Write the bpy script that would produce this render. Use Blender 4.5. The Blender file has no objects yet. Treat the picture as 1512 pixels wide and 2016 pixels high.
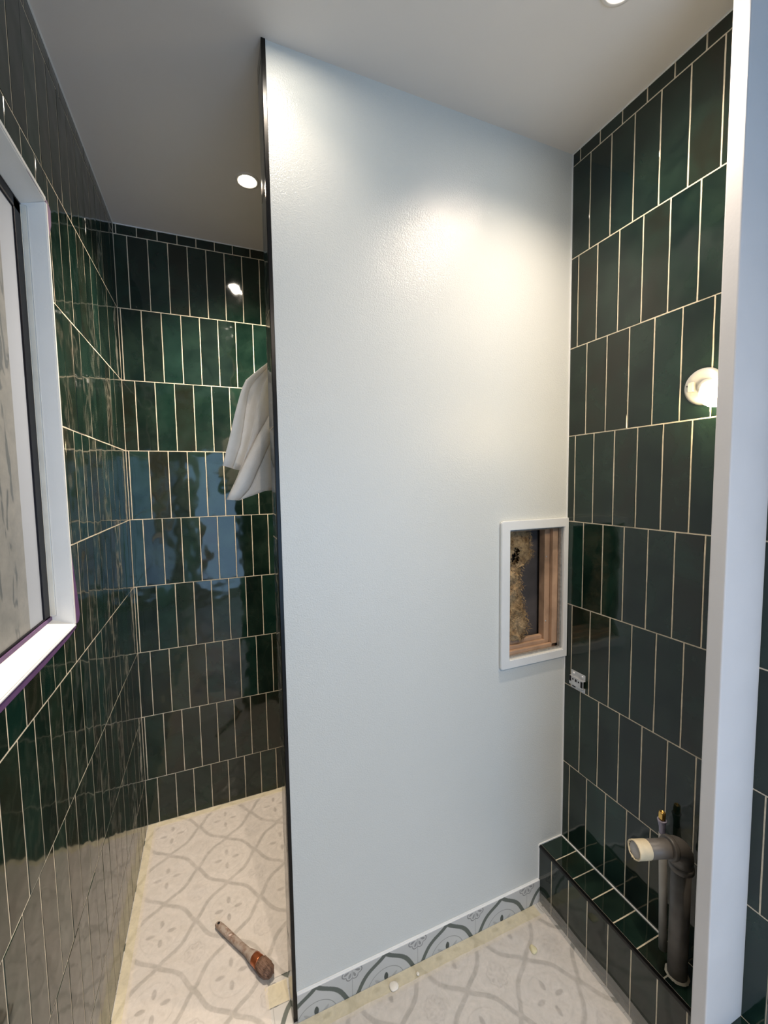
import bpy, bmesh, math, random
from mathutils import Vector, Matrix
random.seed(7)
sc = bpy.context.scene
COL = sc.collection

# ---------------------------------------------------------------- camera
cd = bpy.data.cameras.new('camera'); cam = bpy.data.objects.new('camera', cd); COL.objects.link(cam)
Rv, Uv, Fv = Vector((.9250, -.3798, -.0149)), Vector((.0413, .0613, .9973)), Vector((.3778, .9230, -.0724))
Fv.normalize(); Rv = (Rv - Fv * Rv.dot(Fv)).normalized(); Uv = Rv.cross(Fv)
cam.matrix_world = Matrix(((Rv.x, Uv.x, -Fv.x, .3433), (Rv.y, Uv.y, -Fv.y, -2.1245), (Rv.z, Uv.z, -Fv.z, 1.5816), (0, 0, 0, 1)))
cd.sensor_fit = 'VERTICAL'; cd.sensor_height = 36; cd.lens = 821.924 / 2016 * 36; cd.clip_start = .02
sc.camera = cam

# ---------------------------------------------------------------- world, lights, exposure
sc.view_settings.view_transform = 'Standard'; sc.view_settings.look = 'None'
sc.view_settings.gamma = 1; sc.view_settings.use_curve_mapping = False
sc.view_settings.exposure = 0.1
w = bpy.data.worlds.new('world'); sc.world = w; w.use_nodes = True
w.node_tree.nodes['Background'].inputs[0].default_value = (.42, .62, 1.0, 1)
w.node_tree.nodes['Background'].inputs[1].default_value = 1.0
DAY_E = 23
def light(name, kind, loc, e, col, **k):
    l = bpy.data.lights.new(name, kind); l.energy = e; l.color = col
    for a, b in k.items(): setattr(l, a, b)
    o = bpy.data.objects.new(name, l); COL.objects.link(o); o.location = loc; return o
dl = light('daylight_door', 'AREA', (1.10, -4.06, 1.05), DAY_E, (.42, .69, 1.0), shape='RECTANGLE', size=1.95, size_y=1.8)
dl.rotation_euler = (math.radians(90), 0, 0)
LAMPS = [(.507, -.457, 185, 132), (1.238, -1.392, 46, 136), (.528, -1.165, 7, 124), (.72, -3.0, 120, 165)]   # x, y, watts, beam; the last is an added hall fill
WARM = (1.0, .83, .66)

# ---------------------------------------------------------------- numbers of the place (metres)
D = -.9818; TH = .0858; W = 1.5261; HC = 2.683; XP = .511; XL = 1.4153; ZL = .2216
ROW = .3025; Z0 = .2204; PW = .0773; REAR = -4.0; XR = 2.3

# ---------------------------------------------------------------- helpers
def link(name, me, mats=(), parent=None):
    o = bpy.data.objects.new(name, me); COL.objects.link(o)
    for m in (mats if isinstance(mats, (list, tuple)) else [mats]): me.materials.append(m)
    if parent: o.parent = parent
    return o
def obj(name, bm, mats, parent=None, smooth=False):
    me = bpy.data.meshes.new(name); bmesh.ops.recalc_face_normals(bm, faces=bm.faces) if not bm.get('keep') else None
    bm['bm'].to_mesh(me) if isinstance(bm, dict) else bm.to_mesh(me)
    return link(name, me, mats, parent)
def mesh_obj(name, bm, mats, parent=None, smooth=False, recalc=True):
    if recalc: bmesh.ops.recalc_face_normals(bm, faces=bm.faces)
    me = bpy.data.meshes.new(name); bm.to_mesh(me); bm.free()
    if smooth: me.shade_smooth()
    return link(name, me, mats, parent)
def empty(name, loc):
    o = bpy.data.objects.new(name, None); COL.objects.link(o); o.location = loc; o.empty_display_size = .05; return o
def tag(o, label=None, cat=None, group=None, kind=None):
    for k, v in (('label', label), ('category', cat), ('group', group), ('kind', kind)):
        if v: o[k] = v
    return o
def struct(o, label=None):
    o['kind'] = 'structure'
    if label: o['label'] = label
    return o
def box(bm, x0, x1, y0, y1, z0, z1, bev=0, mi=0, seg=2):
    b = bmesh.new(); bmesh.ops.create_cube(b, size=1)
    bmesh.ops.scale(b, vec=(x1 - x0, y1 - y0, z1 - z0), verts=b.verts)
    bmesh.ops.translate(b, vec=((x0 + x1) / 2, (y0 + y1) / 2, (z0 + z1) / 2), verts=b.verts)
    if bev: bmesh.ops.bevel(b, geom=b.edges[:], offset=bev, segments=seg, affect='EDGES', profile=.5)
    for f in b.faces: f.material_index = mi
    merge(bm, b)
def merge(bm, b, M=None):
    if M is not None: bmesh.ops.transform(b, matrix=M, verts=b.verts)
    me = bpy.data.meshes.new('tmp'); b.to_mesh(me); b.free(); bm.from_mesh(me); bpy.data.meshes.remove(me)
def lathe(prof, n=40, M=None, bm=None, mi=0, a0=0, a1=2 * math.pi):
    b = bmesh.new(); rings = []
    for r, z in prof:
        if r < 1e-6: rings.append([b.verts.new((0, 0, z))] * n)
        else: rings.append([b.verts.new((r * math.cos(2 * math.pi * i / n), r * math.sin(2 * math.pi * i / n), z)) for i in range(n)])
    for a, c in zip(rings, rings[1:]):
        for i in range(n):
            j = (i + 1) % n; vs = []
            for v in (a[i], a[j], c[j], c[i]):
                if v not in vs: vs.append(v)
            if len(vs) > 2:
                f = b.faces.new(vs); f.smooth = True; f.material_index = mi
    if bm is None:
        if M is not None: bmesh.ops.transform(b, matrix=M, verts=b.verts)
        return b
    merge(bm, b, M); return bm
def tube(pts, rads, n=24, cap=True, bm=None):
    b = bmesh.new(); pts = [Vector(p) for p in pts]; rings = []
    t0 = (pts[1] - pts[0]).normalized(); up = Vector((0, 0, 1)) if abs(t0.z) < .9 else Vector((0, 1, 0))
    nrm = t0.cross(up).normalized()
    for i, p in enumerate(pts):
        t = (pts[min(i + 1, len(pts) - 1)] - pts[max(i - 1, 0)]).normalized()
        nrm = (nrm - t * nrm.dot(t)).normalized(); bi = t.cross(nrm)
        r = rads[i] if isinstance(rads, (list, tuple)) else rads
        rings.append([b.verts.new(p + (nrm * math.cos(a) + bi * math.sin(a)) * r) for a in [2 * math.pi * k / n for k in range(n)]])
    for a, c in zip(rings, rings[1:]):
        for i in range(n):
            f = b.faces.new((a[i], a[(i + 1) % n], c[(i + 1) % n], c[i])); f.smooth = True
    if cap: b.faces.new(rings[0]); b.faces.new(rings[-1])
    if bm is not None: merge(bm, b); return bm
    return b

# ---------------------------------------------------------------- node helpers
class N:
    def __init__(s, nt, sock): s.nt, s.s = nt, sock
    def op(s, o, b=None, c=None):
        n = s.nt.nodes.new('ShaderNodeMath'); n.operation = o; s.nt.links.new(s.s, n.inputs[0])
        for i, x in ((1, b), (2, c)):
            if x is None: continue
            if isinstance(x, N): s.nt.links.new(x.s, n.inputs[i])
            else: n.inputs[i].default_value = x
        return N(s.nt, n.outputs[0])
    def __add__(s, b): return s.op('ADD', b)
    def __sub__(s, b): return s.op('SUBTRACT', b)
    def __mul__(s, b): return s.op('MULTIPLY', b)
    def __truediv__(s, b): return s.op('DIVIDE', b)
    def abs(s): return s.op('ABSOLUTE')
    def lt(s, b): return s.op('LESS_THAN', b)
    def soft(s, edge, wd=.012):   # 1 when s < edge
        n = s.nt.nodes.new('ShaderNodeMapRange'); s.nt.links.new(s.s, n.inputs[0])
        n.inputs[1].default_value = edge - wd; n.inputs[2].default_value = edge + wd
        n.inputs[3].default_value = 1; n.inputs[4].default_value = 0; return N(s.nt, n.outputs[0])
    def max(s, b): return s.op('MAXIMUM', b)
    def min(s, b): return s.op('MINIMUM', b)
def node(nt, t, **k):
    n = nt.nodes.new(t)
    for a, v in k.items():
        if a.startswith('i_'):
            key = a[2:]; key = int(key) if key.isdigit() else key.replace('_', ' ')
            if isinstance(v, bpy.types.NodeSocket): nt.links.new(v, n.inputs[key])
            else: n.inputs[key].default_value = v
        else: setattr(n, a, v)
    return n
def mixc(nt, fac, a, b, mode='MIX'):
    n = nt.nodes.new('ShaderNodeMix'); n.data_type = 'RGBA'; n.blend_type = mode
    for i, x in ((0, fac), (6, a), (7, b)):
        if isinstance(x, N): x = x.s
        if isinstance(x, bpy.types.NodeSocket): nt.links.new(x, n.inputs[i])
        else: n.inputs[i].default_value = x if i == 0 else (*x, 1) if len(x) == 3 else x
    return n.outputs[2]
def new_mat(name):
    m = bpy.data.materials.new(name); m.use_nodes = True
    return m, m.node_tree, m.node_tree.nodes['Principled BSDF']
def geo(nt): return nt.nodes.new('ShaderNodeTexCoord').outputs['Object']
def noise(nt, scale, detail=3, rough=.5, vec=None, dist=0):
    n = node(nt, 'ShaderNodeTexNoise', i_Scale=scale, i_Detail=detail, i_Roughness=rough, i_Distortion=dist)
    nt.links.new(vec if vec is not None else geo(nt), n.inputs['Vector']); return n.outputs['Fac']
def ramp(nt, fac, a, b, lo=0.0, hi=1.0):
    n = nt.nodes.new('ShaderNodeMapRange'); nt.links.new(fac.s if isinstance(fac, N) else fac, n.inputs[0])
    n.inputs[1].default_value = a; n.inputs[2].default_value = b; n.inputs[3].default_value = lo; n.inputs[4].default_value = hi
    return n.outputs[0]
def bump(nt, p, h, strength, dist=.001, prev=None):
    b = node(nt, 'ShaderNodeBump', i_Strength=strength, i_Distance=dist); nt.links.new(h, b.inputs['Height'])
    if prev is not None: nt.links.new(prev, b.inputs['Normal'])
    nt.links.new(b.outputs[0], p.inputs['Normal']); return b.outputs[0]
def mat(name, col, rough=.5, metal=0, spec=.5, var=.08, scale=20, bmp=0, bscale=60, bd=.001, trans=0):
    m, nt, p = new_mat(name)
    f = noise(nt, scale, 4)
    c = mixc(nt, ramp(nt, f, .3, .7), tuple(x * (1 - var) for x in col), tuple(min(1, x * (1 + var)) for x in col))
    nt.links.new(c, p.inputs['Base Color'])
    p.inputs['Roughness'].default_value = rough; p.inputs['Metallic'].default_value = metal
    p.inputs['Specular IOR Level'].default_value = spec
    if bmp: bump(nt, p, noise(nt, bscale, 3), bmp, bd)
    return m

# ---------------------------------------------------------------- materials
def tile_material():
    m, nt, p = new_mat('green_glazed_tile')
    at = node(nt, 'ShaderNodeAttribute', attribute_name='tint'); sep = nt.nodes.new('ShaderNodeSeparateColor')
    nt.links.new(at.outputs['Color'], sep.inputs[0])
    g = geo(nt); mp = node(nt, 'ShaderNodeVectorMath', operation='ADD'); nt.links.new(g, mp.inputs[0])
    sc_ = node(nt, 'ShaderNodeVectorMath', operation='SCALE'); nt.links.new(at.outputs['Color'], sc_.inputs[0]); sc_.inputs[3].default_value = 9
    nt.links.new(sc_.outputs[0], mp.inputs[1])
    cloud = noise(nt, 9, 5, .55, mp.outputs[0], .4)
    a = mixc(nt, sep.outputs[0], (.004, .011, .008), (.005, .022, .016))
    a2 = mixc(nt, sep.outputs[1], a, (.012, .015, .009))
    b = mixc(nt, sep.outputs[0], (.014, .029, .020), (.013, .040, .029))
    c = mixc(nt, ramp(nt, cloud, .38, .72), a2, b)
    nt.links.new(c, p.inputs['Base Color'])
    p.inputs['Roughness'].default_value = .07
    p.inputs['Specular IOR Level'].default_value = .55
    n1 = bump(nt, p, noise(nt, 13, 1, .4, mp.outputs[0]), .35, .006)
    bump(nt, p, noise(nt, 60, 2, .5, mp.outputs[0]), .03, .0006, n1)
    return m
TILE = tile_material()
GROUT = mat('cream_grout', (.66, .58, .45), .9, var=.12, scale=60, bmp=.3, bscale=400)
CEIL = mat('ceiling_paint', (.74, .71, .68), .6, var=.02, scale=3, bmp=.1, bscale=300)
def paint_panel():
    m, nt, p = new_mat('pale_blue_satin_paint')
    c = mixc(nt, ramp(nt, noise(nt, 2.5, 3), .3, .7), (.665, .682, .655), (.685, .702, .675))
    nt.links.new(c, p.inputs['Base Color']); p.inputs['Roughness'].default_value = .16
    p.inputs['Specular IOR Level'].default_value = .5
    n1 = bump(nt, p, noise(nt, 300, 2, .6), .8, .0012)
    return m
PANEL = paint_panel()
WHITE = mat('white_gloss_paint', (.76, .775, .77), .3, var=.03, scale=8, bmp=.15, bscale=120)
WHITE_D = mat('white_paint_spotted', (.70, .70, .715), .4, var=.04, scale=5, bmp=.15, bscale=150)
CAULK = mat('white_caulk', (.85, .86, .86), .4, var=.02)
BLACK = mat('black_trim', (.004, .004, .004), .25, var=.2, spec=.25)
DARKG = mat('dark_rubber_gasket', (.006, .005, .008), .4, spec=.2)
WALLW = mat('hall_white_paint', (.62, .63, .64), .6, var=.03, scale=3)
def pattern_material(name, vertical=False):
    m, nt, p = new_mat(name)
    g = geo(nt); s = nt.nodes.new('ShaderNodeSeparateXYZ'); nt.links.new(g, s.inputs[0])
    X = N(nt, s.outputs[0]); Y = N(nt, s.outputs[2 if vertical else 1])
    T = .225
    ox, oy = (.679 + T / 2, .088 - T / 2) if vertical else (.3355, -.330)
    def cell(q, o):
        q = (q - o) / T + .5 + 20.0
        return q.op('FRACT') - .5
    u, v = cell(X, ox), cell(Y, oy)
    au, av = u.abs(), v.abs()
    wob = N(nt, noise(nt, 260, 3)) * .02 - .01
    # band
    cs = ((au - av) * math.pi).op('COSINE'); cs = cs * cs
    f = ((au + av - .5) * 2.0 - cs * .19).abs() + wob
    band = f.soft(.086, .012)
    # medallion
    r = (u * u + v * v).op('SQRT')
    ring = (r - .285).abs().soft(.0045, .003)
    mn, mx = au.min(av), au.max(av)
    leafw = (mx - .152) * 14.5; leaf = (leafw * leafw + (mn * 30.0).op('POWER', 1.5)).soft(.9, .12)
    # small pale leaves on the diagonals
    du, dv = (au + av) * .7071, (au - av).abs() * .7071
    l2 = (du - .16) * 13.0; leaf2 = (l2 * l2 + (dv * 48.0) * (dv * 48.0)).soft(1.0, .15)
    # corner flower
    cu, cv = au - .5, av - .5
    cr = (cu * cu + cv * cv).op('SQRT'); th = cv.op('ARCTAN2', cu)
    lob = (th * 4.0).op('SINE').abs()
    edge = lob * .028 + .122
    outl = (cr - edge).abs().soft(.0075, .004)
    petw = (th * 4.0).op('COSINE').abs()
    spoke = ((petw * cr * .6).soft(.006, .004)) * (cr.soft(.12, .006)) 
    pet_in = (cr - .085) * 24.0; petal = (pet_in * pet_in + (petw * 1.4) * (petw * 1.4)).soft(.9, .2) * (lob.op('GREATER_THAN', .3))
    spoke2 = (lob * cr * .6).soft(.006, .004) * cr.soft(.135, .006)
    joint = (au - .5).abs().min((av - .5).abs()).soft(.0042, .002)
    cl = noise(nt, 6, 4); base = mixc(nt, ramp(nt, cl, .3, .7), (.54, .54, .52), (.62, .615, .59))
    GD = (.115, .135, .120)
    c = mixc(nt, ring * .75, base, (.20, .21, .20))
    c = mixc(nt, leaf, c, (.07, .085, .08))
    c = mixc(nt, leaf2 * .35, c, (.22, .21, .20))
    c = mixc(nt, outl * .8, c, (.17, .17, .17))
    c = mixc(nt, petal * .7, c, (.19, .19, .19))
    c = mixc(nt, spoke2 * .7, c, (.58, .57, .54))
    c = mixc(nt, joint * .6, c, (.27, .27, .26))
    c = mixc(nt, band, c, GD)
    nt.links.new(c, p.inputs['Base Color']); p.inputs['Roughness'].default_value = .45
    return m
FLOORP = pattern_material('patterned_cement_tile')
SKIRTP = pattern_material('patterned_cement_tile_upright', True)
def film_material(name, col, alpha, yellow=False, wr=1.0):
    m, nt, p = new_mat(name)
    g = geo(nt)
    n1 = noise(nt, 11, 4, .6, g, 1.4); n2 = noise(nt, 38, 3, .5, g, .8)
    w1 = N(nt, n1) ; crease = (w1 - .5).abs().soft(.02, .05)
    p.inputs['Base Color'].default_value = (*col, 1)
    p.inputs['Roughness'].default_value = .2
    a = (N(nt, n2) - .5) * .3 + crease * .06 + alpha
    nt.links.new(a.s, p.inputs['Alpha'])
    b1 = bump(nt, p, n1, .35 * wr, .005); bump(nt, p, n2, .35 * wr, .0015, b1)
    return m
FILM = film_material('cloudy_plastic_film', (.93, .87, .81), .50)
FILMG, nt, p = new_mat('clear_plastic_lap'); p.inputs['Base Color'].default_value = (.62, .59, .55, 1); p.inputs['Roughness'].default_value = .3; p.inputs['Alpha'].default_value = .34; bump(nt, p, noise(nt, 14, 2), .2, .003)
TAPE = film_material('cream_masking_tape', (.88, .81, .60), .62, wr=.15)
TAPED = film_material('beige_masking_tape', (.72, .60, .38), .95, wr=.3)

# ---------------------------------------------------------------- tiled walls
def tiled(name, mp, nrm, u0, u1, rows, holes=(), seed=1, extra=None, backs=True):
    """mp(u,v)->Vector on the wall plane, nrm outward. rows: (v0, v1, offset). Tiles stand on a grout bed."""
    rnd = random.Random(seed); bm = bmesh.new(); lay = bm.loops.layers.color.new('tint')
    nv = Vector(nrm); G = .0015
    def rects(a0, a1, b0, b1):
        out = [(a0, a1, b0, b1)]
        for (h0, h1, k0, k1) in holes:
            new = []
            for (p0, p1, q0, q1) in out:
                if p1 <= h0 or p0 >= h1 or q1 <= k0 or q0 >= k1: new.append((p0, p1, q0, q1)); continue
                if p0 < h0: new.append((p0, h0, q0, q1))
                if p1 > h1: new.append((h1, p1, q0, q1))
                x0, x1 = max(p0, h0), min(p1, h1)
                if q0 < k0: new.append((x0, x1, q0, k0))
                if q1 > k1: new.append((x0, x1, k1, q1))
            out = new
        return out
    zmin, zmax = min(r[0] for r in rows), max(r[1] for r in rows)
    for (a0, a1, b0, b1) in rects(u0, u1, zmin, zmax):
        f = bm.faces.new([bm.verts.new(mp(a, b) - nv * .0003) for a, b in ((a0, b0), (a1, b0), (a1, b1), (a0, b1))])
        f.material_index = 1
    for (v0, v1, off) in rows:
        js = []; k = math.floor((u0 - off) / PW) - 1
        while off + k * PW < u1: 
            j = off + k * PW + rnd.uniform(-.0006, .0006); k += 1
            if u0 + .004 < j < u1 - .004: js.append(j)
        js = [u0] + js + [u1]
        for a0, a1 in zip(js, js[1:]):
            t, h = rnd.random(), (1.0 if rnd.random() < .22 else rnd.random() * .35)
            col = (t, h, rnd.random(), 1)
            tu, tv = max(-.009, min(.009, rnd.gauss(0, .0038))), max(-.0035, min(.0035, rnd.gauss(0, .0015))); cu, cv = (a0 + a1) / 2, (v0 + v1) / 2; lift = abs(tu) * (a1 - a0) / 2 + abs(tv) * (v1 - v0) / 2 + .0001
            for (p0, p1, q0, q1) in rects(a0 + G, a1 - G, v0 + G, v1 - G):
                if p1 - p0 < .003 or q1 - q0 < .003: continue
                nvv = max(1, int((q1 - q0) / .04)); ring = []
                jj = lambda: rnd.uniform(-.0004, .0004)
                for i in range(nvv + 1): ring.append((p1 + jj(), q0 + (q1 - q0) * i / nvv, -1, 0))
                for i in range(nvv + 1): ring.append((p0 + jj(), q1 - (q1 - q0) * i / nvv, 1, 0))
                e = .0011; mu, mv = (p0 + p1) / 2, (q0 + q1) / 2
                outer = [bm.verts.new(mp(a, b) - nv * .0005) for a, b, _, _ in ring]
                inner = []
                for a, b, _, _ in ring:
                    a2 = a + (e if a < mu else -e); b2 = min(max(b, q0 + e), q1 - e)
                    inner.append(bm.verts.new(mp(a2, b2) + nv * ((a2 - cu) * tu + (b2 - cv) * tv + lift)))
                n = len(ring); fs = [bm.faces.new(inner)]
                for i in range(n): fs.append(bm.faces.new((outer[i], outer[(i + 1) % n], inner[(i + 1) % n], inner[i])))
                for f in fs:
                    for l in f.loops: l[lay] = col
    for f in bm.faces:
        f.normal_update()
        if f.normal.dot(nv) < 0: f.normal_flip()
    o = mesh_obj(name, bm, [TILE, GROUT], recalc=False)
    return struct(o)
def rows_for(off_even, off_odd, z_lo=0.0, kmin=-1):
    r = []
    for k in range(kmin, 9):
        a, b = Z0 + k * ROW, Z0 + (k + 1) * ROW
        r.append((max(a, z_lo), min(b, HC), off_even if k % 2 == 0 else off_odd))
    return r
# window opening in the left wall (y grows towards the back: use u = -y)
WY0, WY1, WZ0, WZ1 = .848, 1.62, 1.226, 2.262
tiled('wall_left', lambda u, v: Vector((0, -u, v)), (1, 0, 0), 0, -REAR, rows_for(.047, .002), holes=[(WY0, WY1, WZ0, WZ1)], seed=3)
tiled('wall_back', lambda u, v: Vector((u, 0, v)), (0, -1, 0), 0, W, rows_for(.0108, .0495), seed=4)
tiled('wall_right', lambda u, v: Vector((W, -u, v)), (-1, 0, 0), 0, 1.62, rows_for(-D + .0316, -D + .074), seed=5)
tiled('wall_partition_rear', lambda u, v: Vector((u, D + TH, v)), (0, 1, 0), XP - .004, W, rows_for(.0108, .0495), seed=6)
tiled('wall_partition_end', lambda u, v: Vector((XP - .011, D + .009 + u, v)), (-1, 0, 0), 0, TH - .009, rows_for(.0, .0), seed=8)

# partition core: boxes round an open stud cavity behind the hatch
bm = bmesh.new(); cx0, cx1, cz0, cz1 = 1.10, W - .004, .86, 1.56
box(bm, XP - .0085, cx0, D, D + TH - .002, 0, HC)
box(bm, cx0, W, D, D + TH - .002, cz1, HC); box(bm, cx0, W, D, D + TH - .002, 0, cz0)
hx0, hx1, hz0, hz1 = 1.2655, 1.5065, .962, 1.411
box(bm, cx0, hx0, D, D + .014, cz0, cz1); box(bm, hx1, W, D, D + .014, cz0, cz1)
box(bm, hx0, hx1, D, D + .014, hz1, cz1); box(bm, hx0, hx1, D, D + .014, cz0, hz0)
struct(mesh_obj('wall_partition', bm, PANEL))
bm = bmesh.new(); box(bm, cx0, W, D + TH - .010, D + TH - .0025, cz0, cz1)
struct(mesh_obj('wall_cavity_board', bm, mat('grey_board', (.07, .062, .062), .8, var=.15)), None)

# black corner profile on the free edge of the partition
bm = bmesh.new(); box(bm, XP - .0115, XP - .0005, D - .003, D + .010, 0.0, HC, .0012)
struct(mesh_obj('trim_1', bm, BLACK), 'black edge profile running down the free end of the blue partition')

# skirting of patterned tile with a caulk line
bm = bmesh.new(); box(bm, XP, XL, D - .008, D, 0, .0865, .0006)
struct(mesh_obj('baseboard_partition', bm, SKIRTP))
bm = bmesh.new(); box(bm, XP, XL, D - .0078, D - .0004, .0862, .0885, .0008); box(bm, XP, XL - .002, D - .0035, D, .088, .0915, .001)
struct(mesh_obj('trim_2', bm, CAULK))
# caulk in the corners of the partition
bm = bmesh.new()
box(bm, W - .005, W, D - .004, D, ZL, .93, .001); box(bm, W - .005, W, D - .004, D, 1.44, HC, .001)
box(bm, XL - .004, XL + .001, D - .004, D, .09, ZL + .002, .001); box(bm, XL, W, D - .004, D, ZL, ZL + .005, .001)
box(bm, W - .0045, W, -1.37, D - .004, ZL, ZL + .004, .001)
struct(mesh_obj('trim_3', bm, CAULK))
bm = bmesh.new()
box(bm, 0, .004, REAR, 0, HC - .004, HC, .001); box(bm, 0, W, -.004, 0, HC - .004, HC, .001); box(bm, W - .004, W, -1.6, 0, HC - .004, HC, .001)
struct(mesh_obj('trim_4', bm, CAULK))

# ledge along the right wall
tiled('wall_ledge', lambda u, v: Vector((XL, -u, v)), (-1, 0, 0), -D, 1.62, [(0, ZL - .008, -D + .0635)], seed=11)
tl = tiled('wall_ledge_top', lambda u, v: Vector((v, -u, ZL)), (0, 0, 1), -D, 1.62, [(XL + .008, W, -D + .0735)], seed=12)
bm = bmesh.new(); box(bm, XL - .0015, XL + .009, -1.62, D, ZL - .009, ZL + .001, .001)
struct(mesh_obj('trim_5', bm, BLACK), 'black edge profile along the tiled ledge')
bm = bmesh.new(); box(bm, XL + .0015, W, -1.62, D, 0, ZL - .003)
struct(mesh_obj('wall_ledge_core', bm, GROUT))

# floor, ceiling, shell
bm = bmesh.new(); box(bm, -.06, XR, REAR, .05, -.05, 0); struct(mesh_obj('floor', bm, FLOORP))
bm = bmesh.new(); box(bm, -.06, XR, REAR, .05, HC, HC + .05)
ceil = struct(mesh_obj('ceiling', bm, CEIL))
# jamb side wall, hall walls
tiled('wall_front', lambda u, v: Vector((u, -1.560, v)), (0, -1, 0), 1.40, XR, rows_for(.03, .06), seed=13)
bm = bmesh.new(); box(bm, 1.40, XR, -1.558, -1.537, 0, HC); box(bm, W + .002, W + .06, -1.53, .05, 0, HC)
struct(mesh_obj('wall_front_core', bm, WALLW))
bm = bmesh.new(); box(bm, -.12, -.002, REAR, .05, 0, WZ0 - .02); box(bm, -.12, -.002, REAR, .05, WZ1 + .02, HC)
box(bm, -.12, -.002, REAR, -WY1 - .02, WZ0 - .02, WZ1 + .02); box(bm, -.12, -.002, -WY0 + .02, .05, WZ0 - .02, WZ1 + .02)
box(bm, -.12, -.085, -WY1 - .02, -WY0 + .02, WZ0 - .02, WZ1 + .02); box(bm, -.002, W + .002, .002, .05, 0, HC)
struct(mesh_obj('wall_left_core', bm, WALLW))
bm = bmesh.new(); box(bm, XR, XR + .06, REAR, -1.53, 0, HC); struct(mesh_obj('wall_hall_right', bm, WALLW))
bm = bmesh.new()
DX0, DX1, DZ1 = .12, 2.08, 1.98
box(bm, -.06, DX0, REAR - .06, REAR, 0, HC); box(bm, DX1, XR, REAR - .06, REAR, 0, HC); box(bm, DX0, DX1, REAR - .06, REAR, DZ1, HC); box(bm, DX0, DX1, REAR - .06, REAR, 0, .12)
struct(mesh_obj('wall_rear', bm, WALLW))
w2 = struct(empty('window_2', (.95, REAR, .12)))
bm = bmesh.new()
for a, b in ((DX0, DX0 + .06), (.93, 1.0), (DX1 - .06, DX1)): box(bm, a - .95, b - .95, -.05, -.01, 0, DZ1 - .12, .003)
for a, b in ((0, .06), (DZ1 - .18, DZ1 - .12)): box(bm, DX0 - .95, DX1 - .95, -.05, -.01, a, b, .003)
mesh_obj('window_frame', bm, WHITE, w2)

# door jamb of the opening the view looks through
xj = 1.38
bm = bmesh.new(); box(bm, xj, 1.577, -1.571, -1.537, 0, HC, .0035, seg=3)
struct(mesh_obj('door_1', bm, WHITE_D), 'white painted door jamb')

# ---------------------------------------------------------------- window in the left wall
w1 = struct(empty('window_1', (0, -WY0, WZ0)), 'window with frosted pane in the tiled left wall')
dpt = .047
bm = bmesh.new()   # painted reveal: far side, sill, head, near side
def slab(bm, pts, nrm, t=.012):
    b = bmesh.new(); vs = [b.verts.new(p) for p in pts]; b.faces.new(vs)
    r = bmesh.ops.extrude_face_region(b, geom=b.faces[:]); ex = [v for v in r['geom'] if isinstance(v, bmesh.types.BMVert)]
    bmesh.ops.translate(b, vec=Vector(nrm) * t, verts=ex); bmesh.ops.recalc_face_normals(b, faces=b.faces)
    bmesh.ops.bevel(b, geom=b.edges[:], offset=.0022, segments=2, affect='EDGES'); merge(bm, b)
def L(x, y, z): return (x, y + WY0, z - WZ0)
lift = .010
yi = -WY0 - .004
slab(bm, [L(.003, yi, WZ0), L(-dpt, yi - .002, WZ0 + lift + .004), L(-dpt, yi - .002, WZ1 - .015), L(.003, yi, WZ1)], (0, 1, 0), .012)
mesh_obj('window_reveal', bm, WHITE, w1)
bm = bmesh.new()
slab(bm, [L(.004, -WY0 + .002, WZ0 + .003), L(.004, -WY1, WZ0 + .003), L(-dpt, -WY1, WZ0 + .022), L(-dpt, -WY0, WZ0 + .022)], (0, 0, -1), .007)
mesh_obj('window_sill', bm, WHITE, w1)
bm = bmesh.new()
slab(bm, [L(.003, -WY0, WZ1), L(.003, -WY1, WZ1), L(-dpt, -WY1, WZ1 - .018), L(-dpt, -WY0, WZ1 - .018)], (0, 0, 1), .012)
slab(bm, [L(.003, -WY1, WZ0), L(-dpt, -WY1, WZ0), L(-dpt, -WY1, WZ1), L(.003, -WY1, WZ1)], (0, -1, 0), .012)
mesh_obj('window_head', bm, WHITE, w1)
bm = bmesh.new()   # cream bead in the corner of reveal and frame
box(bm, -dpt, -dpt + .014, -.018 + .012, -.004, .03, WZ1 - WZ0 - .02, .003)
mesh_obj('glazing_bead', bm, mat('cream_gloss', (.80, .78, .70), .25), w1)
bm = bmesh.new()   # black gasket frame
fx0, fx1 = -dpt - .02, -dpt + .0005
for a in ((-.043, -.006, .028, 1.016), (-.772, -.74, .028, 1.016)): box(bm, fx0, fx1, a[0], a[1], a[2], a[3], .001)
box(bm, fx0, fx1, -.772, -.006, .022, .034, .002); box(bm, fx0, fx1, -.772, -.006, .99, 1.02, .002)
mesh_obj('window_gasket', bm, DARKG, w1)
m, nt, p = new_mat('frosted_pane')
g = geo(nt); s = nt.nodes.new('ShaderNodeSeparateXYZ'); nt.links.new(g, s.inputs[0])
yy = N(nt, s.outputs[1]); zz = N(nt, s.outputs[2])
st = node(nt, 'ShaderNodeMapping'); st.inputs['Scale'].default_value = (1, 5.5, 1.5); nt.links.new(g, st.inputs[0])
smear = N(nt, noise(nt, 7, 3, .5, st.outputs[0], .6)); fine = N(nt, noise(nt, 30, 4, .6, g))
gr = mixc(nt, ramp(nt, fine, .3, .7), (.20, .21, .205), (.27, .275, .265))
gr = mixc(nt, ramp(nt, smear, .57, .61), gr, (.12, .135, .14))
edge = (yy + .119).op('GREATER_THAN', 0.0)
c = mixc(nt, edge, gr, (.36, .40, .46)); nt.links.new(c, p.inputs['Base Color']); p.inputs['Roughness'].default_value = .35
bm = bmesh.new(); box(bm, -dpt - .008, -dpt - .003, -.76, -.02, .03, 1.01)
mesh_obj('window_pane', bm, m, w1)
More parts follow.
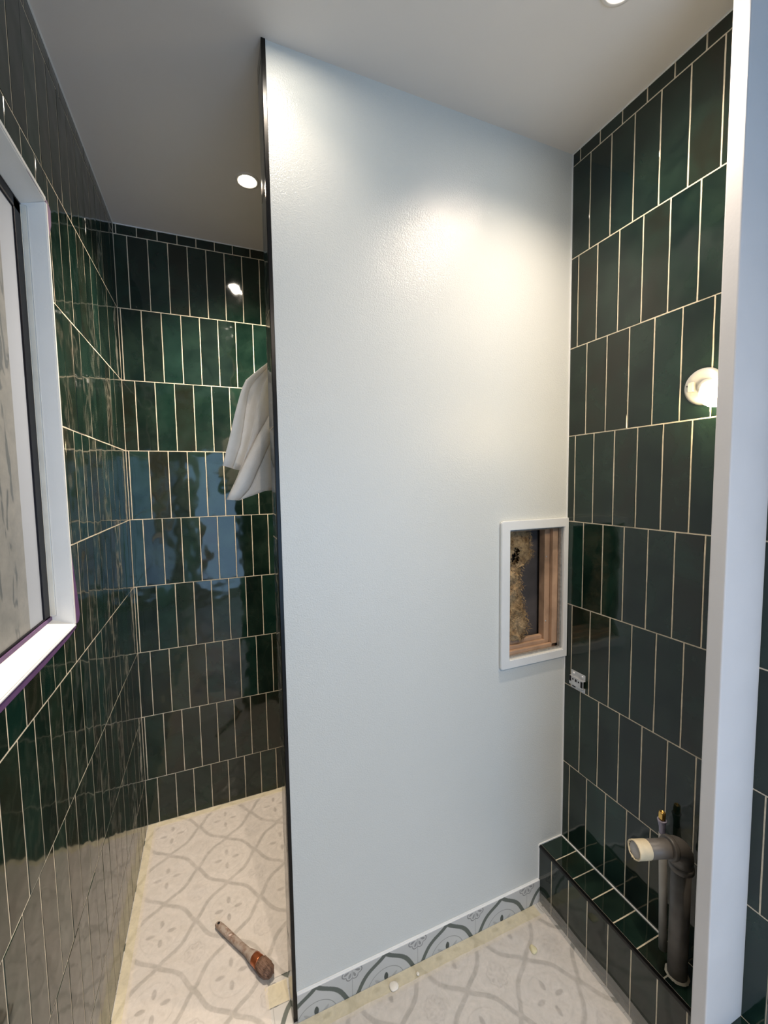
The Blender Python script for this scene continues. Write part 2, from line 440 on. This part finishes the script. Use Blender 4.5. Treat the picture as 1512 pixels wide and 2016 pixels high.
# purple painter's tape left round the window
PURP = mat('purple_tape', (.115, .06, .16), .5, var=.12, scale=50)
bm = bmesh.new()
def flat(bm, pts, ax, val, t):
    """flat piece in the plane of the left wall; pts are (y,z) pairs"""
    b = bmesh.new(); vs = [b.verts.new((val, y, z)) for y, z in pts]; b.faces.new(vs)
    r = bmesh.ops.extrude_face_region(b, geom=b.faces[:]); ex = [v for v in r['geom'] if isinstance(v, bmesh.types.BMVert)]
    bmesh.ops.translate(b, vec=(t, 0, 0), verts=ex); merge(bm, b)
flat(bm, [(-.96, 2.262), (-.88, 2.270), (-.835, 2.272), (-.812, 2.262), (-.816, 2.225), (-.835, 2.19), (-.846, 2.185), (-.846, 2.264)], 0, .0008, .0006)
PT = lambda l: tag(mesh_obj('painters_tape', bm, PURP), l, 'tape')
PT('purple painter\'s tape remnant at the upper corner of the window opening'); bm = bmesh.new()
flat(bm, [(-.846, 1.44), (-.838, 1.42), (-.818, 1.33), (-.803, 1.262), (-.801, 1.240), (-.812, 1.226), (-.846, 1.222)], 0, .0008, .0006)
PT('purple painter\'s tape remnant beside the lower corner of the window opening'); bm = bmesh.new()
flat(bm, [(-.84, 1.216), (-.90, 1.209), (-1.05, 1.206), (-1.26, 1.207), (-1.62, 1.204), (-1.62, 1.226), (-.83, 1.226)], 0, .0008, .0006)
tag(mesh_obj('painters_tape', bm, PURP), 'purple painter\'s tape strip running along the tiles under the window sill', 'tape')
bm = bmesh.new(); box(bm, -dpt + .001, -dpt + .004, -WY1, -WY0 - .006, WZ0 + .021, WZ0 + .030, .0005)
tag(mesh_obj('painters_tape', bm, PURP), 'thin purple tape strip along the foot of the window pane above the sill', 'tape')

# ---------------------------------------------------------------- hatch in the partition
hf = empty('access_hatch', (1.377, D, 1.187))
tag(hf, 'open access hatch with white frame in the pale blue partition', 'hatch')
ox, oz = 1.377, 1.187
def ring_frame(bm, x0, x1, z0, z1, a0, a1, b0, b1, y0, y1, bev, ch=.006):
    outer = [(x0 + ch, z0), (x1, z0), (x1, z1), (x0 + ch, z1), (x0, z1 - ch), (x0, z0 + ch)]
    b = bmesh.new()
    def ringv(pts, y): return [b.verts.new((x - ox, y - D, z - oz)) for x, z in pts]
    inner = [(a0, b0), (a1, b0), (a1, b1), (a0, b1), (a0, b1 - ch * 1.2), (a0, b0 + ch * 1.2)]
    A, B = ringv(outer, y0), ringv(inner, y0); A2, B2 = ringv(outer, y1), ringv(inner, y1); n = 6
    for i in range(n):
        j = (i + 1) % n
        for q in ((A[i], A[j], B[j], B[i]), (A2[j], A2[i], B2[i], B2[j]), (A[j], A[i], A2[i], A2[j]), (B[i], B[j], B2[j], B2[i])):
            try: b.faces.new(q)
            except Exception: pass
    bmesh.ops.recalc_face_normals(b, faces=b.faces)
    if bev: bmesh.ops.bevel(b, geom=[e for e in b.edges if e.calc_face_angle(0) > .6], offset=bev, segments=2, affect='EDGES')
    merge(bm, b)
bm = bmesh.new(); ring_frame(bm, 1.229, W - .001, .9315, 1.443, hx0, hx1 - .001, hz0 - .001, hz1, D - .012, D - .0005, .0018)
mesh_obj('hatch_frame', bm, WHITE, hf)
FOIL = mat('silver_foil_edge', (.42, .42, .41), .35, metal=.6, var=.25, scale=80)
bm = bmesh.new(); ring_frame(bm, hx0 - .006, hx1 - .0025 + .006, hz0 - .0, hz1 + .006, hx0 + .004, hx1 - .006, hz0 + .005, hz1 - .005, D + .001, D + .012, 0)
mesh_obj('hatch_lining', bm, FOIL, hf)
WOOD = mat('pine_batten', (.44, .285, .185), .65, var=.22, scale=14, bmp=.2, bscale=80)
def batten(name, x0, x1, y0, y1, z0, z1, lbl=None):
    bm = bmesh.new(); box(bm, x0 - ox, x1 - ox, y0 - D, y1 - D, z0 - oz, z1 - oz, .0012)
    o = mesh_obj(name, bm, WOOD, hf)
    return o
batten('batten', 1.478, 1.505, D + .016, D + .030, .975, 1.43)
r2 = batten('batten', 1.456, 1.515, D + .032, D + .060, .90, 1.50)
batten('batten', 1.22, 1.478, D + .0145, D + .026, .93, .979)
batten('batten', 1.22, 1.456, D + .027, D + .040, .93, .991)
batten('batten', 1.22, 1.456, D + .042, D + .058, .93, 1.004)
batten('batten', 1.22, 1.478, D + .016, D + .030, 1.402, 1.44)
STEEL = mat('zinc_plated_steel', (.62, .64, .66), .38, metal=.55, var=.15, scale=60, spec=.6)
for z in (1.30, 1.06):
    b = lathe([(0, .0012), (.0028, .001), (.0032, 0), (0, 0)], 14, Matrix.Translation((1.4625 - ox, D + .031 - D, z - oz)) @ Matrix.Rotation(math.pi / 2, 4, 'X'))
    mesh_obj('screw', b, STEEL, hf)
# mineral wool hanging in the cavity
def wool():
    rnd = random.Random(5); bm = bmesh.new(); bz = 1.187
    prof = [(1.40, 1.385), (1.36, 1.392), (1.33, 1.398), (1.30, 1.400), (1.285, 1.385), (1.265, 1.350), (1.23, 1.345), (1.20, 1.352), (1.16, 1.362), (1.12, 1.368), (1.08, 1.380), (1.05, 1.390), (1.02, 1.372), (1.006, 1.350)]
    nz, nx = 72, 34; rows = []
    for i in range(nz + 1):
        z = 1.44 - (1.44 - 1.0065) * i / nz
        xe = 1.37
        for (za, xa), (zb, xb) in zip(prof, prof[1:]):
            if za >= z >= zb: xe = xb + (xa - xb) * (z - zb) / (za - zb)
        xe += rnd.uniform(-.006, .006)
        rows.append([(1.20 + (xe - 1.20) * j / nx, z) for j in range(nx + 1)])
    for side in (-1, 1):
        g = []
        for i, r in enumerate(rows):
            gr = []
            for j, (x, z) in enumerate(r):
                t = j / nx; edge = min(1, (1 - t) * 6) ** .5 if t < 1 else 0
                lump = .5 + .5 * math.sin(z * 55 + math.sin(x * 70) * 1.6) * math.sin(x * 60 + 2 * math.sin(z * 31))
                y = D + .044 + side * (.002 + .017 * edge * (.15 + .85 * lump)) + rnd.uniform(-.0026, .0026) * (1 if side < 0 else .2)
                gr.append(bm.verts.new((x + rnd.uniform(-.002, .002), y, z + rnd.uniform(-.002, .002))))
            g.append(gr)
        for i in range(nz):
            for j in range(nx):
                if ((g[i][j].co.z - 1.315) / .030) ** 2 + ((g[i][j].co.x - 1.322) / .016) ** 2 < 1: continue
                f = bm.faces.new((g[i][j], g[i][j + 1], g[i + 1][j + 1], g[i + 1][j])); f.smooth = rnd.random() < .5
    for k in range(900):   # loose fibres and tufts
        i = rnd.randrange(nz + 1); r = rows[i]; j = nx if rnd.random() < .55 else rnd.randrange(8, nx)
        x, z = r[j]; p = Vector((x - .002, D + .036 + rnd.uniform(-.008, .012) if j == nx else D + .030, z))
        a = rnd.uniform(-2.6, .5) if j == nx else rnd.uniform(0, 6.28)
        d = Vector((math.cos(a), rnd.uniform(-.5, .25), math.sin(a))); ln = rnd.uniform(.005, .016); wd = rnd.uniform(.0004, .0011)
        if j == nx and rnd.random() < .02: ln *= 1.9
        s_ = Vector((-d.z, 0, d.x)).normalized() * wd; mid = p + d * ln * .5 + Vector((rnd.uniform(-1, 1), 0, rnd.uniform(-1, 1))) * .0018; end = p + d * ln
        if end.y < D + .0165 : continue
        v = [bm.verts.new(q) for q in (p - s_, p + s_, mid + s_ * .8, mid - s_ * .8, end)]
        bm.faces.new((v[0], v[1], v[2], v[3])); bm.faces.new((v[3], v[2], v[4]))
    m, nt, p = new_mat('mineral_wool')
    f = noise(nt, 55, 5, .7); f2 = noise(nt, 14, 3)
    c = mixc(nt, ramp(nt, f, .35, .68), (.09, .045, .015), (.46, .31, .15)); c = mixc(nt, ramp(nt, f2, .4, .7, 0, .5), c, (.50, .40, .26))
    nt.links.new(c, p.inputs['Base Color']); p.inputs['Roughness'].default_value = .9; bump(nt, p, f, .9, .004)
    o = mesh_obj('insulation_wool', bm, m)
    tag(o, 'tufty yellow brown mineral wool insulation hanging inside the open hatch', 'insulation', kind='stuff')
wool()

# ---------------------------------------------------------------- ceiling downlights
EMI, nt, p = new_mat('lamp_glow')
p.inputs['Emission Color'].default_value = (1, .90, .76, 1); p.inputs['Emission Strength'].default_value = 140
BEZ = mat('white_bezel', (.75, .72, .68), .35)
def downlight(x, y, watts, beam, lbl):
    r = empty('downlight', (x, y, HC)); tag(r, lbl, 'ceiling light', 'recessed ceiling downlights')
    b = lathe([(.028, .0), (.031, -.0035), (.038, -.0042), (.0425, -.003), (.0435, 0)], 48)
    mesh_obj('bezel', b, BEZ, r)
    b = lathe([(0, -.0022), (.018, -.002), (.0275, -.0006), (.028, 0)], 40)
    mesh_obj('lamp_lens', b, EMI, r)
    l = light('downlight_lamp', 'SPOT', (x, y, HC - .012), watts, WARM, spot_size=math.radians(beam), spot_blend=1.0, shadow_soft_size=.024)
    l.parent = r; l.location = (0, 0, -.012)
downlight(*LAMPS[0], 'lit round ceiling downlight over the shower, left of the partition edge')
downlight(*LAMPS[1], 'lit round ceiling downlight in front of the partition near the right wall')
downlight(*LAMPS[2], 'lit round ceiling downlight just in front of the partition free end')
downlight(*LAMPS[3], 'added round ceiling downlight as fill light in the hall behind the viewer')  # unseen lamp, added to give jamb, ceiling and partition warm fill

# ---------------------------------------------------------------- wall lamp on the right wall
wl = empty('wall_lamp', (W, -1.425, 1.814)); tag(wl, 'glowing bare bulb on round white backplate on the green tiled right wall', 'wall lamp')
RX = Matrix.Rotation(-math.pi / 2, 4, 'Y')   # +z of the profile -> -x (out of the wall)
CRE = mat('cream_plastic', (.48, .47, .44), .35, var=.03)
mesh_obj('backplate', lathe([(0, .012), (.034, .012), (.040, .011), (.0455, .006), (.047, .0)], 48, RX), CRE, wl, smooth=False)
axis = (Vector((1.478, -1.480, 1.784)) - Vector((W - .012, -1.44, 1.808))).normalized()
base = Vector((-.012, -.015, -.006)); q = Vector((0, 0, 1)).rotation_difference(axis).to_matrix().to_4x4()
mesh_obj('lamp_socket', lathe([(0, -.006), (.021, -.004), (.021, .014), (.018, .018), (0, .018)], 32, Matrix.Translation(base) @ q), CRE, wl)
b = bmesh.new(); box(b, -.024, -.010, .012, .027, -.012, .013, .002); mesh_obj('connector_block', b, CRE, wl)
b = lathe([(0, .0135), (.002, .013), (.002, .0115), (0, .0115)], 12, Matrix.Translation((0, .034, .006)) @ RX); mesh_obj('screw', b, DARKG, wl)
bc = Vector((1.478, -1.480, 1.784)) - Vector((W, -1.425, 1.814))
prof = [(.012, -.045), (.014, -.036)] + [(.0335 * math.cos(a), .0335 * math.sin(a)) for a in [math.radians(x) for x in range(-55, 90, 8)]] + [(0, .0335)]
BULB, nt, p = new_mat('bulb_glow'); p.inputs['Emission Color'].default_value = (1, .80, .46, 1); p.inputs['Emission Strength'].default_value = 55
mesh_obj('bulb', lathe(prof, 40, Matrix.Translation(bc) @ q), BULB, wl)

# ---------------------------------------------------------------- steel bracket on the right wall
hb = empty('hinge_bracket', (W, -1.047, .859)); tag(hb, 'small zinc steel mounting bracket screwed to the tile below the hatch', 'bracket')
bm = bmesh.new()
box(bm, -.0025, 0, -.031, .031, .012, .033, .001); box(bm, -.0025, 0, -.031, .031, -.033, -.016, .001)
box(bm, -.0115, -.0095, -.031, .031, -.016, .013, .0008)
box(bm, -.0115, 0, -.031, .031, .0115, .0135, .0006); box(bm, -.0115, 0, -.031, .031, -.0175, -.0155, .0006)
mesh_obj('bracket_plate', bm, STEEL, hb)
for i, (y, z) in enumerate([(.019, .024), (-.019, .024), (-.020, -.026)]):
    b = lathe([(0, .0045), (.0028, .0042), (.0046, .0028), (.005, 0)], 20, Matrix.Translation((-.0025, y, z)) @ RX); mesh_obj('screw', b, STEEL, hb)
bm = bmesh.new()
for (y, z, a, c) in ((.026, .004, .004, .010), (-.024, -.001, .0045, .011), (.014, .005, .0028, .003), (.001, .004, .0036, .0045), (-.011, .003, .0028, .003)):
    box(bm, -.0122, -.0113, y - a, y + a, z - c, z + c, .0004)
box(bm, -.0032, -.0023, .010, .024, -.0275, -.0235, .0004)
mesh_obj('bracket_slots', bm, DARKG, hb)

# ---------------------------------------------------------------- pipes on the ledge
PIPE = mat('grey_pvc', (.125, .115, .105), .42, var=.25, scale=22, bmp=.15, bscale=90)
pz = empty('waste_pipe', (1.468, -1.450, ZL)); tag(pz, 'thick dark grey waste pipe with taped open end rising from the ledge', 'pipe')
o_ = Vector((1.468, -1.450, ZL))
mesh_obj('pipe_riser', tube([Vector((0, 0, .0)), Vector((0, 0, .16)), Vector((0, 0, .335))], .0235, 36), PIPE, pz)
dh = Vector((-.139, .033, .015)).normalized()
ez = .352; pts = [Vector((0, 0, ez - .030)), Vector((0, 0, ez - .010))]
c0 = Vector((0, 0, ez - .008)); rb = .027
for k in range(0, 11):
    a = math.radians(9 * k); pts.append(c0 + dh * rb * (1 - math.cos(a)) + Vector((0, 0, 1)) * rb * math.sin(a))
pts.append(pts[-1] + dh * .016)
bm = bmesh.new(); tube(pts, .0275, 36, bm=bm); tube([pts[-1] - dh * .012, pts[-1] - dh * .009, pts[-1] - dh * .001, pts[-1] + dh * .003], [.028, .0298, .0298, .028], 36, bm=bm)
tube([Vector((0, 0, ez - .044)), Vector((0, 0, ez - .041)), Vector((0, 0, ez - .030)), Vector((0, 0, ez - .026))], [.0265, .0295, .0295, .0275], 36, bm=bm)
mesh_obj('pipe_elbow', bm, PIPE, pz)
st0 = pts[-1]; st1 = st0 + dh * .100
bm = bmesh.new()
# open tube with wall thickness
prof = [(.0225, 0), (.0225, .100), (.0200, .100), (.0200, .03), (0, .03)]
qd = Vector((0, 0, 1)).rotation_difference(dh).to_matrix().to_4x4()
mesh_obj('pipe_outlet', lathe(prof, 36, Matrix.Translation(st0) @ qd), PIPE, pz)
rnd = random.Random(2); b = lathe([(.0232, 0), (.0234, .012), (.0233, .028), (.0236, .036), (.0226, .0385), (.0205, .038), (.0200, .034)], 36)
for v in b.verts:
    if v.co.z > .03: v.co += Vector((rnd.uniform(-1, 1), rnd.uniform(-1, 1), rnd.uniform(-1, 1))) * .0009
bmesh.ops.transform(b, matrix=Matrix.Translation(st0 + dh * .064) @ qd, verts=b.verts)
TAPEP = mat('paper_masking_tape', (.66, .56, .38), .6, var=.12, scale=40, bmp=.3)
mesh_obj('tape_wrap', b, TAPEP, pz)
b = lathe([(.0, .0005), (.0165, .0003), (.0198, -.001)], 30, Matrix.Translation(st0 + dh * .0995) @ qd); mesh_obj('end_plug', b, mat('pale_grey_plug', (.42, .40, .38), .5, bmp=.5, bscale=120), pz)
bm = bmesh.new()   # loose tape tail
g = []
for i in range(9):
    t = i / 8; p_ = st0 + dh * (.100 - .075 * t) + Vector((0, 0, -.0238 - .004 * math.sin(t * 3.1) + .003 * t))
    g.append([bm.verts.new(p_ + Vector((.3, .6, 0)) * s * .006 + Vector((0, 0, -.003 * s * (1 - t)))) for s in (-1, 1)])
for a, c in zip(g, g[1:]): bm.faces.new((a[0], a[1], c[1], c[0]))
o = mesh_obj('tape_tail', bm, TAPEP, pz); o.modifiers.new('s', 'SOLIDIFY').thickness = .0006
# thin supply pipe
PIPL = mat('light_grey_conduit', (.34, .33, .31), .45, var=.12, scale=20)
tp = empty('supply_pipe', (1.494, -1.393, ZL)); tag(tp, 'thin light grey supply pipe with brass plug standing behind the waste pipe', 'pipe')
mesh_obj('pipe_riser', tube([Vector((0, 0, 0)), Vector((0, .004, .15)), Vector((.0, .012, .345))], [.0105, .0105, .0100], 24), PIPL, tp)
LIL = mat('lilac_liner', (.34, .32, .42), .4, var=.15)
mesh_obj('pipe_liner', tube([Vector((0, .012, .340)), Vector((.0, .014, .362)), Vector((.0, .015, .378)), Vector((0, .015, .384))], [.0085, .008, .0105, .012], 24), LIL, tp)
b = bmesh.new(); bmesh.ops.create_cone(b, cap_ends=True, segments=6, radius1=.0098, radius2=.0098, depth=.016)
bmesh.ops.bevel(b, geom=b.edges[:], offset=.001, segments=1, affect='EDGES'); bmesh.ops.translate(b, vec=(0, .015, .397), verts=b.verts)
lathe([(.0, .383), (.007, .383), (.007, .392)], 20, Matrix.Translation((0, .015, 0)), b); lathe([(.0085, .405), (.0075, .408), (.004, .4085), (.0035, .402), (0, .402)], 20, Matrix.Translation((0, .015, 0)), b)
mesh_obj('brass_plug', b, mat('brass', (.80, .52, .16), .28, metal=.9, var=.1), tp)
# sealant ring where the thick pipe passes through the ledge
bm = bmesh.new(); rnd = random.Random(4); b = lathe([(.0235, .004), (.0265, .0035), (.0285, .001), (.0288, -.0005)], 40)
for v in b.verts: v.co.x *= 1 + rnd.uniform(-.05, .05); v.co.y *= 1 + rnd.uniform(-.05, .05)
mesh_obj('sealant_ring', b, GROUT, pz)

# ---------------------------------------------------------------- cloth hanging behind the partition end
m, nt, p = new_mat('textured_paper_towel')
f = noise(nt, 140, 3, .6, dist=1.2); c = mixc(nt, ramp(nt, noise(nt, 20, 3), .3, .7), (.78, .74, .67), (.86, .82, .76))
nt.links.new(c, p.inputs['Base Color']); p.inputs['Roughness'].default_value = .9; bump(nt, p, f, .6, .0016)
def sheet(bm, left, right, yl, yr, yc, n=14, k=8):
    """ruled surface between two polylines of (x,z); yl/yr depth at the sides, yc bulge in the middle"""
    def at(pl, t):
        L_ = [0]
        for a, b in zip(pl, pl[1:]): L_.append(L_[-1] + math.dist(a, b))
        s = t * L_[-1]
        for i in range(len(pl) - 1):
            if s <= L_[i + 1] + 1e-9:
                u = (s - L_[i]) / max(1e-9, L_[i + 1] - L_[i]); return (pl[i][0] + (pl[i + 1][0] - pl[i][0]) * u, pl[i][1] + (pl[i + 1][1] - pl[i][1]) * u)
        return pl[-1]
    g = []
    for i in range(n + 1):
        t = i / n; a, b = at(left, t), at(right, t); row = []
        for j in range(k + 1):
            s = j / k; y = yl + (yr - yl) * s + yc * math.sin(math.pi * s)
            row.append(bm.verts.new((a[0] + (b[0] - a[0]) * s, y, a[1] + (b[1] - a[1]) * s)))
        g.append(row)
    for i in range(n):
        for j in range(k):
            f = bm.faces.new((g[i][j], g[i][j + 1], g[i + 1][j + 1], g[i + 1][j])); f.smooth = True
bm = bmesh.new()
HL = (.528, 1.958)
sheet(bm, [HL, (.4724, 1.9103), (.4425, 1.8828), (.4263, 1.8329), (.4133, 1.7878), (.3965, 1.7205), (.3735, 1.6355)],
      [(.5275, 1.950), (.478, 1.896), (.458, 1.868), (.448, 1.815), (.441, 1.77), (.428, 1.70), (.402, 1.628)], -.805, -.775, -.010)
sheet(bm, [(.5275, 1.950), (.478, 1.896), (.458, 1.868), (.448, 1.815), (.441, 1.77), (.428, 1.70), (.402, 1.628)],
      [(.527, 1.93), (.4976, 1.8749), (.4792, 1.8135), (.4618, 1.7374), (.4452, 1.684), (.432, 1.64), (.4212, 1.6219)], -.775, -.812, .014)
sheet(bm, [(.527, 1.93), (.4976, 1.8749), (.4792, 1.8135), (.4618, 1.7374), (.4452, 1.684), (.4149, 1.6083), (.392, 1.548)],
      [(.60, 1.95), (.60, 1.88), (.60, 1.82), (.595, 1.72), (.585, 1.66), (.575, 1.60), (.57, 1.565)], -.812, -.800, .030)
# turned back roll running diagonally
sheet(bm, [(.53, 1.83), (.5078, 1.7816), (.473, 1.7225), (.4415, 1.6613), (.4149, 1.6083), (.3794, 1.5365)],
      [(.56, 1.80), (.531, 1.745), (.503, 1.686), (.473, 1.62), (.449, 1.568), (.416, 1.532)], -.822, -.806, -.014)
sheet(bm, [(.56, 1.80), (.531, 1.745), (.503, 1.686), (.473, 1.62), (.449, 1.568), (.416, 1.532)],
      [(.60, 1.82), (.60, 1.75), (.598, 1.69), (.592, 1.64), (.586, 1.61), (.575, 1.587)], -.803, -.800, .006)
o = mesh_obj('paper_towel', bm, m); sm = o.modifiers.new('s', 'SOLIDIFY'); sm.thickness = .0009
tag(o, 'off-white cloth towel hanging in folds behind the black edged partition end', 'towel')
hk = empty('wall_hook', (.585, D + TH, 1.95)); tag(hk, 'small hook on the shower side of the partition holding the towel', 'hook')
CHR = mat('chrome', (.7, .7, .7), .12, metal=1)
bm = bmesh.new(); tube([(0, 0, 0), (0, .10, -.002), (0, .112, .004), (0, .116, .014)], .004, 12, bm=bm)
mesh_obj('hook_arm', bm, CHR, hk)
mesh_obj('hook_plate', lathe([(0, .004), (.018, .004), (.02, 0)], 24, Matrix.Rotation(-math.pi / 2, 4, 'X')), CHR, hk)

# ---------------------------------------------------------------- paint brush on the floor sheet
pb = empty('paint_brush', (.3745, -.7215, .006)); tag(pb, 'old round paint brush with paint smeared wooden handle lying on the plastic sheet', 'paint brush')
e0, e1 = Vector((.2930, -.6060, 0)), Vector((.4520, -.8500, 0)); ddir = (e1 - e0).normalized()
pb.rotation_euler = (0, 0, math.atan2(ddir.y, ddir.x)); pb.location = ((e0 + e1) / 2).to_tuple()[:2] + (.0055,)
LB = (e1 - e0).length; h0 = -LB / 2
m, nt, p = new_mat('paint_smeared_wood')
c = mixc(nt, ramp(nt, noise(nt, 45, 5, .6), .42, .62), (.40, .34, .29), (.22, .14, .10)); c = mixc(nt, ramp(nt, noise(nt, 90, 3), .62, .68), c, (.66, .52, .46))
nt.links.new(c, p.inputs['Base Color']); p.inputs['Roughness'].default_value = .5
def loft(secs, n=24):
    b = bmesh.new(); rs = []
    for (x, a, hgt, zc) in secs: rs.append([b.verts.new((x, a * math.cos(t), zc + hgt * math.sin(t))) for t in [2 * math.pi * i / n for i in range(n)]])
    for r, q_ in zip(rs, rs[1:]):
        for i in range(n):
            f = b.faces.new((r[i], r[(i + 1) % n], q_[(i + 1) % n], q_[i])); f.smooth = True
    b.faces.new(rs[0]); b.faces.new(rs[-1]); return b
b = loft([(h0, .003, .003, .008), (h0 + .003, .009, .006, .008), (h0 + .012, .0115, .0075, .008), (h0 + .03, .0125, .008, .0085), (h0 + .09, .0125, .009, .0095), (h0 + .14, .0120, .0095, .011), (h0 + .175, .0125, .010, .0135), (h0 + .195, .0165, .0135, .016), (h0 + .207, .0185, .0155, .0175), (h0 + .212, .018, .015, .0175)])
hd = mesh_obj('handle', b, m, pb)
b = lathe([(0, .0006), (.0042, .0005), (.0045, 0)], 20, Matrix.Translation((h0 + .013, 0, .0157))); mesh_obj('hanging_hole', b, DARKG, hd)
COP = mat('copper_ferrule', (.42, .13, .05), .28, metal=.7, var=.25, scale=60)
b = loft([(h0 + .208, .0178, .0158, .0175), (h0 + .215, .0192, .0170, .0180), (h0 + .226, .0190, .0168, .0180), (h0 + .232, .0198, .0175, .0182), (h0 + .236, .019, .017, .0180)])
mesh_obj('ferrule', b, COP, pb)
rnd = random.Random(9)
b = loft([(h0 + .234, .0180, .016, .0178), (h0 + .250, .0225, .0175, .0182), (h0 + .265, .0235, .017, .0176), (h0 + .280, .020, .0145, .0150), (h0 + .289, .012, .009, .0115), (h0 + .292, .004, .004, .0100)], 60)
for v in b.verts: 
    k = 1 + rnd.uniform(-.05, .05); v.co.y *= k
for i in range(140):
    a = rnd.uniform(0, math.pi); x0 = h0 + rnd.uniform(.238, .262); r0 = (.0235 * math.cos(a), .0182 + .0172 * math.sin(a))
    p0 = Vector((x0, r0[0] * .97, r0[1])); p1 = Vector((h0 + .292 + rnd.uniform(-.008, .004), r0[0] * .35, .012 + (r0[1] - .018) * .3)); pm = (p0 + p1) / 2 + Vector((.004, r0[0] * .25, (r0[1] - .018) * .28 + .001))
    tube([p0, pm, p1], .00045, 4, bm=b)
m, nt, p = new_mat('brown_bristles'); mpn = node(nt, 'ShaderNodeMapping'); mpn.inputs['Scale'].default_value = (8, 160, 60); nt.links.new(geo(nt), mpn.inputs[0])
c = mixc(nt, ramp(nt, noise(nt, 3, 3, .6, mpn.outputs[0]), .3, .7), (.10, .055, .035), (.27, .16, .11)); nt.links.new(c, p.inputs['Base Color']); p.inputs['Roughness'].default_value = .75
mesh_obj('bristles', b, m, pb)

# ---------------------------------------------------------------- protective film and tape on the floor
def film(name, x0, x1, y0, y1, amp, matl, seed, z=.0022, dens=.012, skip=None):
    bm = bmesh.new(); rnd = random.Random(seed); nx, ny = max(2, int((x1 - x0) / dens)), max(2, int((y1 - y0) / dens)); g = []
    ph = [(rnd.uniform(8, 60), rnd.uniform(8, 60), rnd.uniform(0, 6.28), rnd.uniform(.3, 1)) for _ in range(9)]
    for i in range(nx + 1):
        r = []
        for j in range(ny + 1):
            x, y = x0 + (x1 - x0) * i / nx, y0 + (y1 - y0) * j / ny
            h = sum(a * math.sin(kx * x + ky * y + p_ + 1.3 * math.sin(ky * .6 * x - kx * .4 * y)) for kx, ky, p_, a in ph) / 4
            e = min(1, min(i, nx - i, j, ny - j) / 2)
            r.append(bm.verts.new((x, y, z + amp * (abs(h)) * e)))
        g.append(r)
    for i in range(nx):
        for j in range(ny):
            if skip and skip(g[i][j].co, g[i + 1][j + 1].co): continue
            f = bm.faces.new((g[i][j], g[i + 1][j], g[i + 1][j + 1], g[i][j + 1])); f.smooth = True
    bmesh.ops.delete(bm, geom=[v for v in bm.verts if not v.link_faces], context='VERTS')
    o = mesh_obj(name, bm, matl, smooth=True)
    return o
def skp(a, b):   # leave out the partition, its taped strip and a bare patch at its free end
    return (b.x > XP - .02 and b.y > D - .040 and a.y < D + TH + .01) or (a.x > .435 and b.y > -1.0 and a.y < -.86 and (a.x - .435) + (-.86 - a.y) * .3 > .0)
o = film('plastic_floor_sheet', .030, XL - .012, -2.75, -.030, .004, FILM, 3, skip=skp)
tag(o, 'cloudy wrinkled plastic protection sheet covering the patterned floor', 'plastic sheet')
def strip(label, x0, x1, y0, y1, seed, z=.0014, matl=TAPE):
    o = film('masking_tape', x0, x1, y0, y1, .0004, matl, seed, z=z, dens=.02); tag(o, label, 'tape', 'masking tape strips along the floor edges'); return o
strip('cream masking tape strip on the floor along the foot of the left wall', .002, .040, -2.75, -.002, 11)
strip('cream masking tape strip on the floor along the foot of the shower back wall', .042, W - .01, -.038, -.002, 12)
strip('cream masking tape strip on the floor along the patterned skirting of the partition', XP - .07, XL - .03, D - .056, D - .0095, 13, z=.0018)
strip('short cream masking tape piece beside the partition free end', .43, XP - .014, -.925, -.865, 14, z=.0028)
# lap of film up the ledge front
bm = bmesh.new(); rnd = random.Random(6); g = []
for i in range(50):
    y = D - .012 - (1.60 + D - .012) * i / 49 if False else D - .012 - .60 * i / 49
    hgt = .044 + .003 * math.sin(i * .31) + .018 * i / 49; row = []
    for k in range(6):
        t = k / 5
        row.append(bm.verts.new((XL - .013 + .0085 * min(1, t * 3) + .0004 * math.sin(i * .9 + k), y, .003 + hgt * t)))
    g.append(row)
for i in range(49):
    for k in range(5):
        f = bm.faces.new((g[i][k], g[i][k + 1], g[i + 1][k + 1], g[i + 1][k])); f.smooth = True
o = mesh_obj('plastic_lap', bm, FILMG, smooth=True); tag(o, 'clear plastic film edge turned up against the foot of the tiled ledge', 'plastic film')
# filler flecks
FIL = mat('white_filler', (.86, .83, .76), .8, var=.05, bmp=.5, bscale=300)
FILY = mat('yellowish_filler', (.72, .66, .42), .8, var=.1, bmp=.5, bscale=300)
def fleck(x, y, r, h, lbl, m_, seed, sx=1):
    rnd = random.Random(seed); b = bmesh.new(); bmesh.ops.create_icosphere(b, subdivisions=3, radius=1)
    dirs = [(Vector((rnd.gauss(0, 1), rnd.gauss(0, 1), rnd.gauss(0, 1))).normalized(), rnd.uniform(-.22, .28)) for _ in range(14)]
    for v in b.verts:
        n_ = v.co.normalized(); k = 1 + sum(a * max(0, n_.dot(d)) ** 5 for d, a in dirs); v.co *= k; v.co.x *= r * sx; v.co.y *= r; v.co.z = max(v.co.z, -.35) * h
    o = mesh_obj('filler_fleck', b, m_, smooth=True); o.location = (x, y, .0035 + .35 * h); tag(o, lbl, 'filler fleck', 'dried filler flecks'); return o
fleck(.8045, -1.020, .0135, .004, 'largest white dried filler fleck on the tape strip by the skirting', FIL, 1)
fleck(.889, -1.019, .006, .003, 'tiny white filler fleck on the tape, right of the larger one', FIL, 2, .7)
fleck(1.278, -1.110, .013, .006, 'yellowish filler fleck on the plastic sheet nearest the ledge', FILY, 3, .8)
